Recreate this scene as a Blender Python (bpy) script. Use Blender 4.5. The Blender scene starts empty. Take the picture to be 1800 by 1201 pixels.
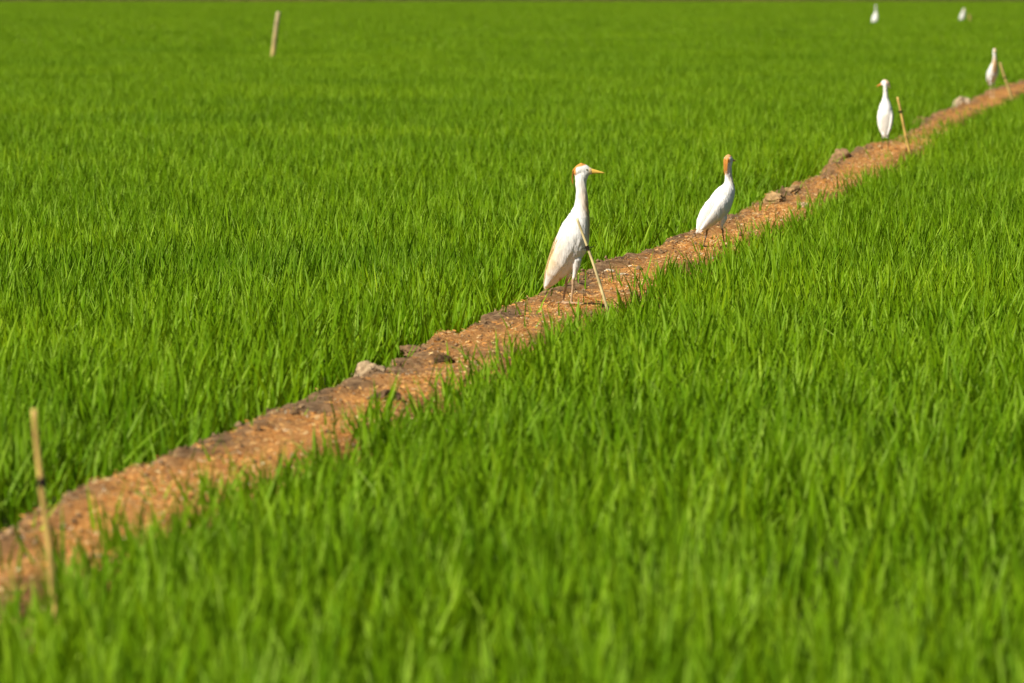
import bpy, math, random
import numpy as np
from mathutils import Vector, Matrix

R = math.radians
rng = np.random.default_rng(11)
random.seed(4)
scene = bpy.context.scene
COL = scene.collection

# ------------------------------------------------------------------ camera
PW, PH = 1800.0, 1201.0          # photograph size, used to turn a pixel into a ray
F = 14000.0                      # focal length in photograph pixels (280 mm lens)
CZ = 1.22                        # camera height above the paddy mud
PITCH = math.atan((PH / 2 + 30.0) / F)
cam_d = bpy.data.cameras.new('camera')
cam = bpy.data.objects.new('camera', cam_d)
COL.objects.link(cam)
cam.location = (0, 0, CZ)
cam.rotation_euler = (math.pi / 2 - PITCH, 0, 0)
cam_d.sensor_width = 36.0
cam_d.lens = F / PW * 36.0
cam_d.clip_start = 0.5
cam_d.clip_end = 6000
cam_d.dof.use_dof = True
cam_d.dof.focus_distance = 30.8
cam_d.dof.aperture_fstop = 280 / 25.0
cam_d.dof.aperture_blades = 0
scene.camera = cam

# ------------------------------------------------------------------ world, sun, exposure
SUN = Vector((-0.66, -0.55, 0.74)).normalized()
world = bpy.data.worlds.new('World')
scene.world = world
world.use_nodes = True
wn = world.node_tree.nodes
wl = world.node_tree.links
wn.clear()
wo = wn.new('ShaderNodeOutputWorld')
bg = wn.new('ShaderNodeBackground')
sky = wn.new('ShaderNodeTexSky')
sky.sky_type = 'NISHITA'
sky.sun_disc = False
sky.sun_elevation = math.asin(SUN.z)
sky.sun_rotation = math.atan2(SUN.x, SUN.y) % (2 * math.pi)
sky.dust_density = 2.0
bg.inputs['Strength'].default_value = 0.05
wl.new(sky.outputs[0], bg.inputs[0])
wl.new(bg.outputs[0], wo.inputs[0])
sl = bpy.data.lights.new('sun', 'SUN')
sl.energy = 5.0
sl.angle = R(0.53)
sl.color = (1.0, 0.94, 0.83)
so = bpy.data.objects.new('sun', sl)
COL.objects.link(so)
so.rotation_euler = SUN.to_track_quat('Z', 'Y').to_euler()
so.location = (-20, -10, 30)
vs = scene.view_settings
vs.view_transform = 'Standard'
vs.look = 'None'
vs.exposure = 0.34
vs.gamma = 1.0
scene.cycles.use_denoising = True
scene.cycles.max_bounces = 8
scene.cycles.transmission_bounces = 6
scene.cycles.sample_clamp_indirect = 4.0


# ------------------------------------------------------------------ helpers
def tag(o, label=None, cat=None, group=None, kind=None):
    if label: o['label'] = label
    if cat: o['category'] = cat
    if group: o['group'] = group
    if kind: o['kind'] = kind
    return o


def link(name, me, mat=None, parent=None, smooth=False):
    o = bpy.data.objects.new(name, me)
    if mat is not None:
        me.materials.clear()
        me.materials.append(mat)
    if smooth and len(me.polygons):
        me.polygons.foreach_set('use_smooth', np.ones(len(me.polygons), bool))
    COL.objects.link(o)
    if parent: o.parent = parent
    return o


def empty(name, loc, rz=0.0):
    o = bpy.data.objects.new(name, None)
    COL.objects.link(o)
    o.location = loc
    o.rotation_euler = (0, 0, rz)
    o.empty_display_size = 0.05
    return o


def mesh_np(name, verts, quads=None, tris=None, colors=None):
    """mesh from numpy arrays; colors is one RGBA per vertex, stored as attribute 'tint'"""
    me = bpy.data.meshes.new(name)
    verts = np.asarray(verts, np.float32)
    nq = 0 if quads is None else len(quads)
    nt = 0 if tris is None else len(tris)
    loops = []
    starts = []
    if nq:
        loops.append(np.asarray(quads, np.int32).ravel())
        starts.append(np.arange(nq, dtype=np.int32) * 4)
    if nt:
        loops.append(np.asarray(tris, np.int32).ravel())
        starts.append(np.arange(nt, dtype=np.int32) * 3 + nq * 4)
    loops = np.concatenate(loops)
    starts = np.concatenate(starts)
    me.vertices.add(len(verts))
    me.vertices.foreach_set('co', verts.ravel())
    me.loops.add(len(loops))
    me.loops.foreach_set('vertex_index', loops)
    me.polygons.add(nq + nt)
    me.polygons.foreach_set('loop_start', starts)
    me.update(calc_edges=True)
    me.validate()
    if colors is not None:
        a = me.attributes.new('tint', 'FLOAT_COLOR', 'POINT')
        a.data.foreach_set('color', np.asarray(colors, np.float32).ravel())
    return me


def hash2(ix, iy, seed=0):
    h = (ix.astype(np.int64) * 374761393 + iy.astype(np.int64) * 668265263 + seed * 974634777) & 0xFFFFFFFF
    h = ((h ^ (h >> 13)) * 1274126177) & 0xFFFFFFFF
    h = ((h ^ (h >> 16)) * 2246822519) & 0xFFFFFFFF
    return ((h ^ (h >> 15)) & 0xFFFFFF) / float(0xFFFFFF)


def vnoise(x, y, seed=0):
    """smooth value noise, -1..1"""
    x = np.asarray(x, float); y = np.asarray(y, float)
    ix = np.floor(x); iy = np.floor(y)
    fx = x - ix; fy = y - iy
    fx = fx * fx * fx * (fx * (fx * 6 - 15) + 10); fy = fy * fy * fy * (fy * (fy * 6 - 15) + 10)
    ix = ix.astype(np.int64); iy = iy.astype(np.int64)
    a = hash2(ix, iy, seed); b = hash2(ix + 1, iy, seed)
    c = hash2(ix, iy + 1, seed); d = hash2(ix + 1, iy + 1, seed)
    return 2 * ((a * (1 - fx) + b * fx) * (1 - fy) + (c * (1 - fx) + d * fx) * fy) - 1


def fbm(x, y, seed=0, n=3):
    s = 0; a = 1.0; t = 0
    for k in range(n):
        s = s + a * vnoise(x * 2 ** k + 17.3 * k, y * 2 ** k - 9.1 * k, seed + k)
        t += a; a *= 0.5
    return s / t


def ray(px, py):
    xr = (px - PW / 2) / F
    yr = (PH / 2 - py) / F
    f = Vector((0, math.cos(PITCH), -math.sin(PITCH)))
    u = Vector((0, math.sin(PITCH), math.cos(PITCH)))
    return f + Vector((xr, 0, 0)) + u * yr


def at(px, py, z):
    """point of the world at height z seen at a photograph pixel"""
    d = ray(px, py)
    t = (z - CZ) / d.z
    return Vector((0, 0, CZ)) + d * t


def at_depth(px, py, y):
    d = ray(px, py)
    return Vector((0, 0, CZ)) + d * (y / d.y)


# ------------------------------------------------------------------ the bund's shape
BW = 0.40                                        # width of the bund's top


def left_edge(y):
    return -0.077 + 0.0965 * (y - 26.8) + np.interp(y, [0, 38, 54, 66, 78, 100, 150], [0, 0, -.08, -.20, -.22, -.15, 0])


def bund_z(x, y, fine=True):
    x = np.asarray(x, float); y = np.asarray(y, float)
    u = x - left_edge(y)
    u = u + 0.035 * vnoise(y * 0.9, y * 0 + 3.3, 5) + 0.03 * vnoise(y * 3.1, y * 0 + 8.3, 6) + 0.02 * vnoise(y * 8, y * 0 + 1.3, 7)
    l = np.clip((u + 0.05) / 0.10, 0, 1); l = l * l * (3 - 2 * l)
    r = np.clip((BW + 0.12 - u) / 0.24, 0, 1); r = r * r * (3 - 2 * r)
    top = 0.100 + 0.022 * vnoise(y * 0.23, y * 0 + 4.4, 3) + 0.012 * vnoise(y * 0.8, x * 2, 4)
    top = top + 0.045 * np.exp(-((y - 50.5) / 3.0) ** 2) - 0.03 * np.exp(-((y - 58) / 2.5) ** 2) + np.interp(y, [54, 66, 84, 110], [0, .03, .03, 0])
    top = top - 0.02 * np.clip((u - 0.25) / 0.4, 0, 1) + 0.014 * np.exp(-((u - 0.06) / 0.07) ** 2)
    z = -0.03 + (top + 0.03) * l * r
    if fine:
        rough = 0.55 + 0.9 * np.exp(-((u - 0.08) / 0.12) ** 2)
        z = z + l * r * rough * (0.013 * fbm(x * 9, y * 5, 21, 3) + 0.006 * fbm(x * 38, y * 26, 31, 2))
        dug = fbm(x * 6.1, y * 3.0, 77, 2)
        z = z - l * r * 0.022 * np.clip(dug - 0.32, 0, 1) * 2
    return z


def on_bund(px, py):
    z = 0.1
    for _ in range(8):
        p = at(px, py, z)
        z = float(bund_z(p.x, p.y))
    p = at(px, py, z)
    if z < 0.07:                                 # just off the crumbling edge: step back onto the bund
        p = at(px, py, 0.09)
        for _ in range(60):
            if float(bund_z(p.x, p.y)) > 0.06: break
            p.x += 0.005 if p.x - left_edge(p.y) < 0.2 else -0.005
        p.z = float(bund_z(p.x, p.y))
    return p


# ------------------------------------------------------------------ materials
def new_mat(name):
    m = bpy.data.materials.new(name)
    m.use_nodes = True
    nt = m.node_tree
    nt.nodes.clear()
    out = nt.nodes.new('ShaderNodeOutputMaterial')
    return m, nt, out


def N(nt, typ, **kw):
    n = nt.nodes.new(typ)
    for k, v in kw.items():
        setattr(n, k, v)
    return n


def ramp(nt, fac, stops):
    r = nt.nodes.new('ShaderNodeValToRGB')
    el = r.color_ramp.elements
    while len(el) < len(stops):
        el.new(0.5)
    for e, (p, c) in zip(el, stops):
        e.position = p
        e.color = (*c, 1)
    nt.links.new(fac, r.inputs[0])
    return r.outputs[0]


def mixc(nt, fac, a, b, mode='MIX'):
    m = nt.nodes.new('ShaderNodeMix')
    m.data_type = 'RGBA'
    m.blend_type = mode
    for sock, v in ((m.inputs[0], fac), (m.inputs[6], a), (m.inputs[7], b)):
        if hasattr(v, 'links'):
            nt.links.new(v, sock)
        elif isinstance(v, (tuple, list)):
            sock.default_value = (*v, 1)
        else:
            sock.default_value = v
    return m.outputs[2]


def noise_tex(nt, vec, scale, detail=4, rough=0.55):
    n = nt.nodes.new('ShaderNodeTexNoise')
    n.inputs['Scale'].default_value = scale
    n.inputs['Detail'].default_value = detail
    n.inputs['Roughness'].default_value = rough
    if vec is not None: nt.links.new(vec, n.inputs['Vector'])
    return n.outputs['Fac']


def mat_rice():
    """thin leaf: diffuse + translucent + a soft gloss; tint.r = random per blade, tint.g = along the blade, tint.b = dry/pale"""
    m, nt, out = new_mat('rice_leaf')
    L = nt.links
    at_ = N(nt, 'ShaderNodeAttribute', attribute_name='tint')
    sep = N(nt, 'ShaderNodeSeparateColor')
    L.new(at_.outputs['Color'], sep.inputs[0])
    info = N(nt, 'ShaderNodeObjectInfo')
    geo = N(nt, 'ShaderNodeNewGeometry')
    big = noise_tex(nt, geo.outputs['Position'], 0.28, 4)
    v = N(nt, 'ShaderNodeMath', operation='MULTIPLY_ADD')
    L.new(sep.outputs[0], v.inputs[0]); v.inputs[1].default_value = 0.5
    v2 = N(nt, 'ShaderNodeMath', operation='MULTIPLY_ADD')
    L.new(info.outputs['Random'], v2.inputs[0]); v2.inputs[1].default_value = 0.14
    v3 = N(nt, 'ShaderNodeMath', operation='MULTIPLY_ADD')
    L.new(big, v3.inputs[0]); v3.inputs[1].default_value = 1.05; v3.inputs[2].default_value = -0.345
    L.new(v3.outputs[0], v2.inputs[2])
    L.new(v2.outputs[0], v.inputs[2])
    col = ramp(nt, v.outputs[0], [(0.0, (0.044, 0.140, 0.001)), (0.35, (0.092, 0.222, 0.0015)),
                                  (0.65, (0.156, 0.308, 0.002)), (1.0, (0.262, 0.398, 0.003))])
    tip = N(nt, 'ShaderNodeMath', operation='POWER')
    L.new(sep.outputs[1], tip.inputs[0]); tip.inputs[1].default_value = 6
    tipm = N(nt, 'ShaderNodeMath', operation='MULTIPLY')
    L.new(tip.outputs[0], tipm.inputs[0]); tipm.inputs[1].default_value = 0.35
    col = mixc(nt, tipm.outputs[0], col, (0.28, 0.40, 0.02))
    col = mixc(nt, sep.outputs[2], col, (0.46, 0.46, 0.13))
    dif = N(nt, 'ShaderNodeBsdfDiffuse')
    L.new(col, dif.inputs[0])
    tr = N(nt, 'ShaderNodeBsdfTranslucent')
    tcol = mixc(nt, 1.0, col, (1.25, 1.0, 0.5), 'MULTIPLY')
    L.new(tcol, tr.inputs[0])
    mx = N(nt, 'ShaderNodeMixShader'); mx.inputs[0].default_value = 0.30
    L.new(dif.outputs[0], mx.inputs[1]); L.new(tr.outputs[0], mx.inputs[2])
    gl = N(nt, 'ShaderNodeBsdfGlossy'); gl.inputs['Roughness'].default_value = 0.5
    gl.inputs['Color'].default_value = (0.85, 0.95, 0.30, 1)
    mx2 = N(nt, 'ShaderNodeMixShader'); mx2.inputs[0].default_value = 0.03
    L.new(mx.outputs[0], mx2.inputs[1]); L.new(gl.outputs[0], mx2.inputs[2])
    L.new(mx2.outputs[0], out.inputs[0])
    return m


def mat_mud():
    m, nt, out = new_mat('paddy_mud')
    L = nt.links
    geo = N(nt, 'ShaderNodeNewGeometry')
    n1 = noise_tex(nt, geo.outputs['Position'], 3.0, 5)
    col = ramp(nt, n1, [(0.3, (0.018, 0.018, 0.005)), (0.7, (0.050, 0.044, 0.013))])
    b = N(nt, 'ShaderNodeBsdfPrincipled')
    L.new(col, b.inputs['Base Color'])
    b.inputs['Roughness'].default_value = 0.9; b.inputs['Specular IOR Level'].default_value = 0.1
    bp = N(nt, 'ShaderNodeBump'); bp.inputs['Strength'].default_value = 0.5; bp.inputs['Distance'].default_value = 0.03
    L.new(noise_tex(nt, geo.outputs['Position'], 14.0, 4), bp.inputs['Height'])
    L.new(bp.outputs[0], b.inputs['Normal'])
    L.new(b.outputs[0], out.inputs[0])
    return m


def mat_bund():
    """tint.r = how much bare grey-brown soil (else rusty husk litter)"""
    m, nt, out = new_mat('bund_soil')
    L = nt.links
    geo = N(nt, 'ShaderNodeNewGeometry')
    P = geo.outputs['Position']
    at_ = N(nt, 'ShaderNodeAttribute', attribute_name='tint')
    sep = N(nt, 'ShaderNodeSeparateColor')
    L.new(at_.outputs['Color'], sep.inputs[0])
    n_f = noise_tex(nt, P, 160.0, 3, 0.7)
    n_m = noise_tex(nt, P, 26.0, 4, 0.6)
    litter = ramp(nt, n_f, [(0.30, (0.150, 0.062, 0.020)), (0.44, (0.430, 0.180, 0.042)),
                            (0.58, (0.600, 0.285, 0.075)), (0.72, (0.74, 0.50, 0.20))])
    soil = ramp(nt, n_m, [(0.32, (0.075, 0.042, 0.020)), (0.50, (0.200, 0.118, 0.055)),
                          (0.72, (0.36, 0.235, 0.120))])
    col = mixc(nt, sep.outputs[0], litter, soil)
    n_d = noise_tex(nt, P, 60.0, 2, 0.5)
    dk = ramp(nt, n_d, [(0.62, (0, 0, 0)), (0.70, (1, 1, 1))])
    dkm = N(nt, 'ShaderNodeMath', operation='MULTIPLY'); L.new(dk, dkm.inputs[0]); dkm.inputs[1].default_value = 0.55
    col = mixc(nt, dkm.outputs[0], col, (0.105, 0.058, 0.026))
    b = N(nt, 'ShaderNodeBsdfPrincipled')
    L.new(col, b.inputs['Base Color'])
    b.inputs['Roughness'].default_value = 0.95
    b.inputs['Specular IOR Level'].default_value = 0.15
    bp = N(nt, 'ShaderNodeBump'); bp.inputs['Strength'].default_value = 0.8; bp.inputs['Distance'].default_value = 0.006
    L.new(n_f, bp.inputs['Height'])
    L.new(bp.outputs[0], b.inputs['Normal'])
    L.new(b.outputs[0], out.inputs[0])
    return m


def mat_tint(name, rough=0.85, spec=0.2, transl=0.0, noise_amt=0.0, nscale=80.0, bump=0.0):
    """plain colour from the mesh attribute 'tint', with a little grain"""
    m, nt, out = new_mat(name)
    L = nt.links
    at_ = N(nt, 'ShaderNodeAttribute', attribute_name='tint')
    col = at_.outputs['Color']
    tc = N(nt, 'ShaderNodeTexCoord')
    n = noise_tex(nt, tc.outputs['Object'], nscale, 4, 0.6)
    if noise_amt:
        g = ramp(nt, n, [(0.25, (1 - noise_amt,) * 3), (0.75, (1 + noise_amt * 0.3,) * 3)])
        col = mixc(nt, 1.0, col, g, 'MULTIPLY')
    b = N(nt, 'ShaderNodeBsdfPrincipled')
    L.new(col, b.inputs['Base Color'])
    b.inputs['Roughness'].default_value = rough
    b.inputs['Specular IOR Level'].default_value = spec
    if bump:
        bp = N(nt, 'ShaderNodeBump'); bp.inputs['Strength'].default_value = bump; bp.inputs['Distance'].default_value = 0.004
        L.new(n, bp.inputs['Height']); L.new(bp.outputs[0], b.inputs['Normal'])
    last = b.outputs[0]
    if transl:
        t = N(nt, 'ShaderNodeBsdfTranslucent'); L.new(col, t.inputs[0])
        mx = N(nt, 'ShaderNodeMixShader'); mx.inputs[0].default_value = transl
        L.new(last, mx.inputs[1]); L.new(t.outputs[0], mx.inputs[2])
        last = mx.outputs[0]
    L.new(last, out.inputs[0])
    return m


def mat_feather():
    m, nt, out = new_mat('plumage')
    L = nt.links
    at_ = N(nt, 'ShaderNodeAttribute', attribute_name='tint')
    tc = N(nt, 'ShaderNodeTexCoord')
    mp = N(nt, 'ShaderNodeMapping')
    mp.inputs['Rotation'].default_value = (0, R(-28), 0)
    mp.inputs['Scale'].default_value = (150, 150, 22)
    L.new(tc.outputs['Object'], mp.inputs[0])
    n = noise_tex(nt, mp.outputs[0], 1.0, 3, 0.6)
    g = ramp(nt, n, [(0.25, (0.90, 0.89, 0.87)), (0.65, (1, 1, 1))])
    col = mixc(nt, 1.0, at_.outputs['Color'], g, 'MULTIPLY')
    b = N(nt, 'ShaderNodeBsdfPrincipled')
    L.new(col, b.inputs['Base Color'])
    b.inputs['Roughness'].default_value = 0.75
    b.inputs['Specular IOR Level'].default_value = 0.2
    bp = N(nt, 'ShaderNodeBump'); bp.inputs['Strength'].default_value = 0.55; bp.inputs['Distance'].default_value = 0.004
    L.new(n, bp.inputs['Height']); L.new(bp.outputs[0], b.inputs['Normal'])
    L.new(b.outputs[0], out.inputs[0])
    return m


def mat_plain(name, c, rough=0.4, spec=0.5):
    m, nt, out = new_mat(name)
    b = N(nt, 'ShaderNodeBsdfPrincipled')
    tc = N(nt, 'ShaderNodeTexCoord')
    n = noise_tex(nt, tc.outputs['Object'], 60, 3)
    nt.links.new(ramp(nt, n, [(0.3, tuple(x * 0.85 for x in c)), (0.7, c)]), b.inputs['Base Color'])
    b.inputs['Roughness'].default_value = rough
    b.inputs['Specular IOR Level'].default_value = spec
    nt.links.new(b.outputs[0], out.inputs[0])
    return m


M_RICE = mat_rice()
M_MUD = mat_mud()
M_BUND = mat_bund()
M_STRAW = mat_tint('straw', 0.8, 0.25, noise_amt=0.2)
M_CLOD = mat_tint('clod_soil', 0.95, 0.1, noise_amt=0.55, nscale=55, bump=0.9)
M_CANE = mat_tint('dry_cane', 0.55, 0.3, noise_amt=0.18, nscale=40)
M_TIE = mat_plain('dark_twine', (0.035, 0.026, 0.018), 0.9, 0.1)
M_FEATHER = mat_feather()
M_PLUME = mat_tint('plume', 0.8, 0.15, transl=0.25)
M_BILL = mat_plain('bill_horn', (0.86, 0.54, 0.10), 0.4, 0.4)
M_BILL_RED = mat_plain('bill_orange', (0.70, 0.24, 0.05), 0.4, 0.4)
M_EYE = mat_plain('eye_pale', (0.42, 0.34, 0.10), 0.15, 0.6)
M_PUPIL = mat_plain('pupil', (0.01, 0.01, 0.01), 0.1, 0.6)
M_BANK = mat_tint('bank_scrub', 0.95, 0.1, noise_amt=0.6, nscale=1.5)

# ------------------------------------------------------------------ ground
me = mesh_np('ground', [(-2500, -60, 0), (2500, -60, 0), (2500, 4500, 0), (-2500, 4500, 0)], quads=[(0, 1, 2, 3)])
ground = link('ground', me, M_MUD)
tag(ground, 'dark wet paddy mud under the rice', kind='structure')

# the earth bund that runs through the field
ys = np.concatenate([np.arange(6, 16, 0.08), np.arange(16, 45, 0.03), np.arange(45, 95, 0.07), np.arange(95, 240, 0.5)])
us = np.concatenate([np.linspace(-0.16, 0.20, 31)[:-1], np.linspace(0.20, BW + 0.24, 40)])
UU, YY = np.meshgrid(us, ys)
XX = left_edge(YY) + UU
ZZ = bund_z(XX, YY)
nr, nc = XX.shape
V = np.stack([XX, YY, ZZ], -1).reshape(-1, 3)
idx = np.arange(nr * nc).reshape(nr, nc)
Q = np.stack([idx[:-1, :-1], idx[:-1, 1:], idx[1:, 1:], idx[1:, :-1]], -1).reshape(-1, 4)
bare = -0.05 + np.exp(-((UU - 0.02) / 0.09) ** 2) * 0.95 + 0.85 * fbm(XX * 3.2, YY * 0.9, 51, 3) + 0.40 * fbm(XX * 11, YY * 5, 57, 2)
bare += 0.45 * np.exp(-((YY - 23.5) / 2.0) ** 2)          # the dug grey stretch before the nearest bird
bare = np.clip(bare, 0, 1)
colr = np.stack([bare, UU * 0, UU * 0, UU * 0 + 1], -1).reshape(-1, 4)
bund = link('earth_bund', mesh_np('earth_bund', V, quads=Q, colors=colr), M_BUND, smooth=True)
tag(bund, 'narrow orange-brown earth bund running diagonally between two rice plots', kind='structure')


# ------------------------------------------------------------------ rice
def blades(n, spread, lmin, lmax, wmin, wmax, lean_sd, segs=4, lean_bias=(0.0, 0.0), arch=0.03, dry=0.02, seed=0, disk=False):
    """numpy batch of folded leaf blades; returns verts, quads, tint"""
    g = np.random.default_rng(seed)
    if disk:
        a = g.uniform(0, 2 * np.pi, n); r = spread * np.sqrt(g.uniform(0, 1, n))
        bx, by = r * np.cos(a), r * np.sin(a)
    else:
        # blades leave the ground in small stools
        ns = max(3, n // 5)
        sx, sy = g.normal(0, spread, ns), g.normal(0, spread, ns)
        k = g.integers(0, ns, n)
        bx, by = sx[k] + g.normal(0, 0.012, n), sy[k] + g.normal(0, 0.012, n)
    Ln = g.uniform(lmin, lmax, n) * g.uniform(0.85, 1.0, n)
    W = g.uniform(wmin, wmax, n) * 0.5
    lx = g.normal(0, lean_sd, n) + lean_bias[0]
    ly = g.normal(0, lean_sd, n) + lean_bias[1]
    bend = np.abs(g.normal(0, 0.16, n)) + 0.02
    is_arch = g.uniform(0, 1, n) < arch
    bend = np.where(is_arch, g.uniform(0.7, 1.3, n), bend)
    Ln = np.where(is_arch, Ln * 1.18, Ln)
    lean_az = np.arctan2(ly, lx)
    hx, hy = np.cos(lean_az), np.sin(lean_az)
    tilt0 = np.hypot(lx, ly)
    face = g.uniform(0, 2 * np.pi, n)                      # direction of the blade's width
    tw = g.normal(0, 0.7, n)
    tint_r = np.clip(g.normal(0.5, 0.24, n), 0, 1)
    is_dry = g.uniform(0, 1, n) < dry
    pale = np.where(is_dry, g.uniform(0.4, 1.0, n), np.where(is_arch, 0.14, 0.0))
    ts = np.linspace(0, 1, segs + 1)
    px, py, pz = bx.copy(), by.copy(), np.zeros(n) - 0.01
    cols = []
    verts = []
    for i, t in enumerate(ts):
        if i:
            th = tilt0 + bend * (t - 0.5 / segs) ** 1.6 * 1.9
            st = Ln / segs
            px = px + hx * np.sin(th) * st
            py = py + hy * np.sin(th) * st
            pz = pz + np.cos(th) * st
        wprof = (0.50 + 0.5 * min(1, t / 0.35)) * (1 - max(0, (t - 0.45) / 0.55) ** 1.7)
        w = W * max(wprof, 0.02)
        ang = face + tw * t
        wx, wy = np.cos(ang) * w, np.sin(ang) * w
        fx, fy = -np.sin(ang) * w * 0.45, np.cos(ang) * w * 0.45       # keel of the fold
        verts.append(np.stack([px - wx, py - wy, pz], -1))
        verts.append(np.stack([px + fx, py + fy, pz - w * 0.1], -1))
        verts.append(np.stack([px + wx, py + wy, pz], -1))
        c = np.stack([tint_r, np.full(n, t), pale, np.ones(n)], -1)
        cols += [c, c, c]
    nv = 3 * (segs + 1)
    V = np.stack(verts, 1).reshape(-1, 3)
    C = np.stack(cols, 1).reshape(-1, 4)
    base = (np.arange(n) * nv)[:, None]
    q = []
    for s in range(segs):
        o = 3 * s
        q += [[o, o + 1, o + 4, o + 3], [o + 1, o + 2, o + 5, o + 4]]
    Q = (base[:, :, None] + np.array(q)[None]).reshape(-1, 4)
    return V, Q, C


def collection_of(name, specs):
    c = bpy.data.collections.new(name)
    for i, s in enumerate(specs):
        v, q, t = blades(**s)
        m = mesh_np('rice_tuft', v, quads=q, colors=t)
        m.materials.append(M_RICE)
        o = bpy.data.objects.new('rice_tuft_%02d_%s' % (i, name), m)
        c.objects.link(o)
    return c


NV = 12
near_col = collection_of('tufts_near', [dict(n=50, spread=0.085, lmin=0.13, lmax=0.265, wmin=0.0060, wmax=0.0112, lean_sd=0.17,
                                             lean_bias=(0.03, 0), arch=0.012, dry=0.0012, seed=100 + i) for i in range(NV)])
far_col = collection_of('tufts_far', [dict(n=112, spread=0.42, lmin=0.13, lmax=0.27, wmin=0.009, wmax=0.020, lean_sd=0.13,
                                           segs=3, arch=0.0, dry=0.01, seed=300 + i, disk=True) for i in range(6)])


def scatter_object(name, pts, rots, scl, idx, coll, label, cat):
    me = bpy.data.meshes.new(name)
    me.vertices.add(len(pts))
    me.vertices.foreach_set('co', np.asarray(pts, np.float32).ravel())
    a = me.attributes.new('rot', 'FLOAT_VECTOR', 'POINT'); a.data.foreach_set('vector', np.asarray(rots, np.float32).ravel())
    a = me.attributes.new('scl', 'FLOAT_VECTOR', 'POINT'); a.data.foreach_set('vector', np.asarray(scl, np.float32).ravel())
    a = me.attributes.new('idx', 'INT', 'POINT'); a.data.foreach_set('value', np.asarray(idx, np.int32))
    me.materials.append(M_RICE)
    o = bpy.data.objects.new(name, me)
    COL.objects.link(o)
    ng = bpy.data.node_groups.new(name + '_scatter', 'GeometryNodeTree')
    ng.interface.new_socket('Geometry', in_out='INPUT', socket_type='NodeSocketGeometry')
    ng.interface.new_socket('Geometry', in_out='OUTPUT', socket_type='NodeSocketGeometry')
    gi = ng.nodes.new('NodeGroupInput'); go = ng.nodes.new('NodeGroupOutput')
    ci = ng.nodes.new('GeometryNodeCollectionInfo')
    ci.inputs['Collection'].default_value = coll
    ci.inputs['Separate Children'].default_value = True
    ci.inputs['Reset Children'].default_value = True
    ip = ng.nodes.new('GeometryNodeInstanceOnPoints')
    ip.inputs['Pick Instance'].default_value = True

    def attr(n, dt):
        x = ng.nodes.new('GeometryNodeInputNamedAttribute')
        x.data_type = dt
        x.inputs['Name'].default_value = n
        return x.outputs[0]
    ng.links.new(gi.outputs[0], ip.inputs['Points'])
    ng.links.new(ci.outputs[0], ip.inputs['Instance'])
    ng.links.new(attr('idx', 'INT'), ip.inputs['Instance Index'])
    ng.links.new(attr('rot', 'FLOAT_VECTOR'), ip.inputs['Rotation'])
    ng.links.new(attr('scl', 'FLOAT_VECTOR'), ip.inputs['Scale'])
    ng.links.new(ip.outputs[0], go.inputs[0])
    md = o.modifiers.new('scatter', 'NODES')
    md.node_group = ng
    tag(o, label, cat, kind='stuff')
    return o


def half_width(y):
    return 0.0643 * y * 1.10 + 1.3


def strip_points(y0, y1, cell, g):
    """jittered grid inside the (widened) field of view"""
    out = []
    y = y0
    ys_ = np.arange(y0, y1, cell)
    for yy in ys_:
        hw = half_width(yy)
        xs = np.arange(-hw, hw, cell)
        out.append(np.stack([xs, np.full(len(xs), yy)], -1))
    p = np.concatenate(out)
    p += g.uniform(-0.62, 0.62, p.shape) * cell
    return p


g = np.random.default_rng(5)
NEAR_END = 128.0
p_near = strip_points(7.0, NEAR_END, 0.208, g)
u = p_near[:, 0] - left_edge(p_near[:, 1])
wob = 0.05 * vnoise(p_near[:, 1] * 1.3, p_near[:, 1] * 0 + 2, 91) + 0.03 * vnoise(p_near[:, 1] * 4.3, p_near[:, 1] * 0 + 6, 92)
is_left = u < -0.06 + wob
is_right = u > BW + np.interp(p_near[:, 1], [10, 14, 20, 30, 53, 56, 62, 70], [-0.10, -0.06, -0.03, 0.0, 0.0, -0.14, -0.11, -0.02]) + wob * 1.4
# gaps where a clump failed
gap = fbm(p_near[:, 0] * 1.7, p_near[:, 1] * 0.8, 201, 2)
keep = g.uniform(0, 1, len(u)) > np.clip((gap - 0.22) * 1.8, 0, 0.75)
p_far = strip_points(NEAR_END, 446.0, 0.60, g)
u_far = p_far[:, 0] - left_edge(p_far[:, 1])


def tuft_attrs(p, hscale):
    n = len(p)
    rot = np.stack([g.normal(0, 0.05, n), g.normal(0, 0.05, n) + 0.02, g.uniform(0, 2 * np.pi, n)], -1)
    h = hscale * g.uniform(0.83, 1.10, n) * (1 + 0.10 * fbm(p[:, 0] * 0.9, p[:, 1] * 0.35, 211, 2))
    s = np.stack([g.uniform(0.9, 1.1, n), g.uniform(0.9, 1.1, n), h], -1)
    return rot, s


def field(mask_near, mask_far, name, label):
    p = p_near[mask_near & keep]
    uu = p[:, 0] - left_edge(p[:, 1])
    edge = np.minimum(np.abs(uu), np.abs(uu - BW))
    # shorter plants along the bund's foot
    hs = np.where(edge < 0.22, 0.82, 1.0)
    # a strip of taller rice along the hidden edge of the next plot
    dist = p[:, 1] - (116 - 1.5 * p[:, 0])
    hs = hs * (1 + 0.34 * np.exp(-(dist / 1.6) ** 2)) * np.where((dist > 2.5) & (dist < 5.0), 0.5, 1.0)
    rot, s = tuft_attrs(p, hs)
    pts = np.concatenate([p, np.zeros((len(p), 1))], 1)
    scatter_object(name, pts, rot, s, g.integers(0, NV, len(p)), near_col, label, 'rice')


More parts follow.
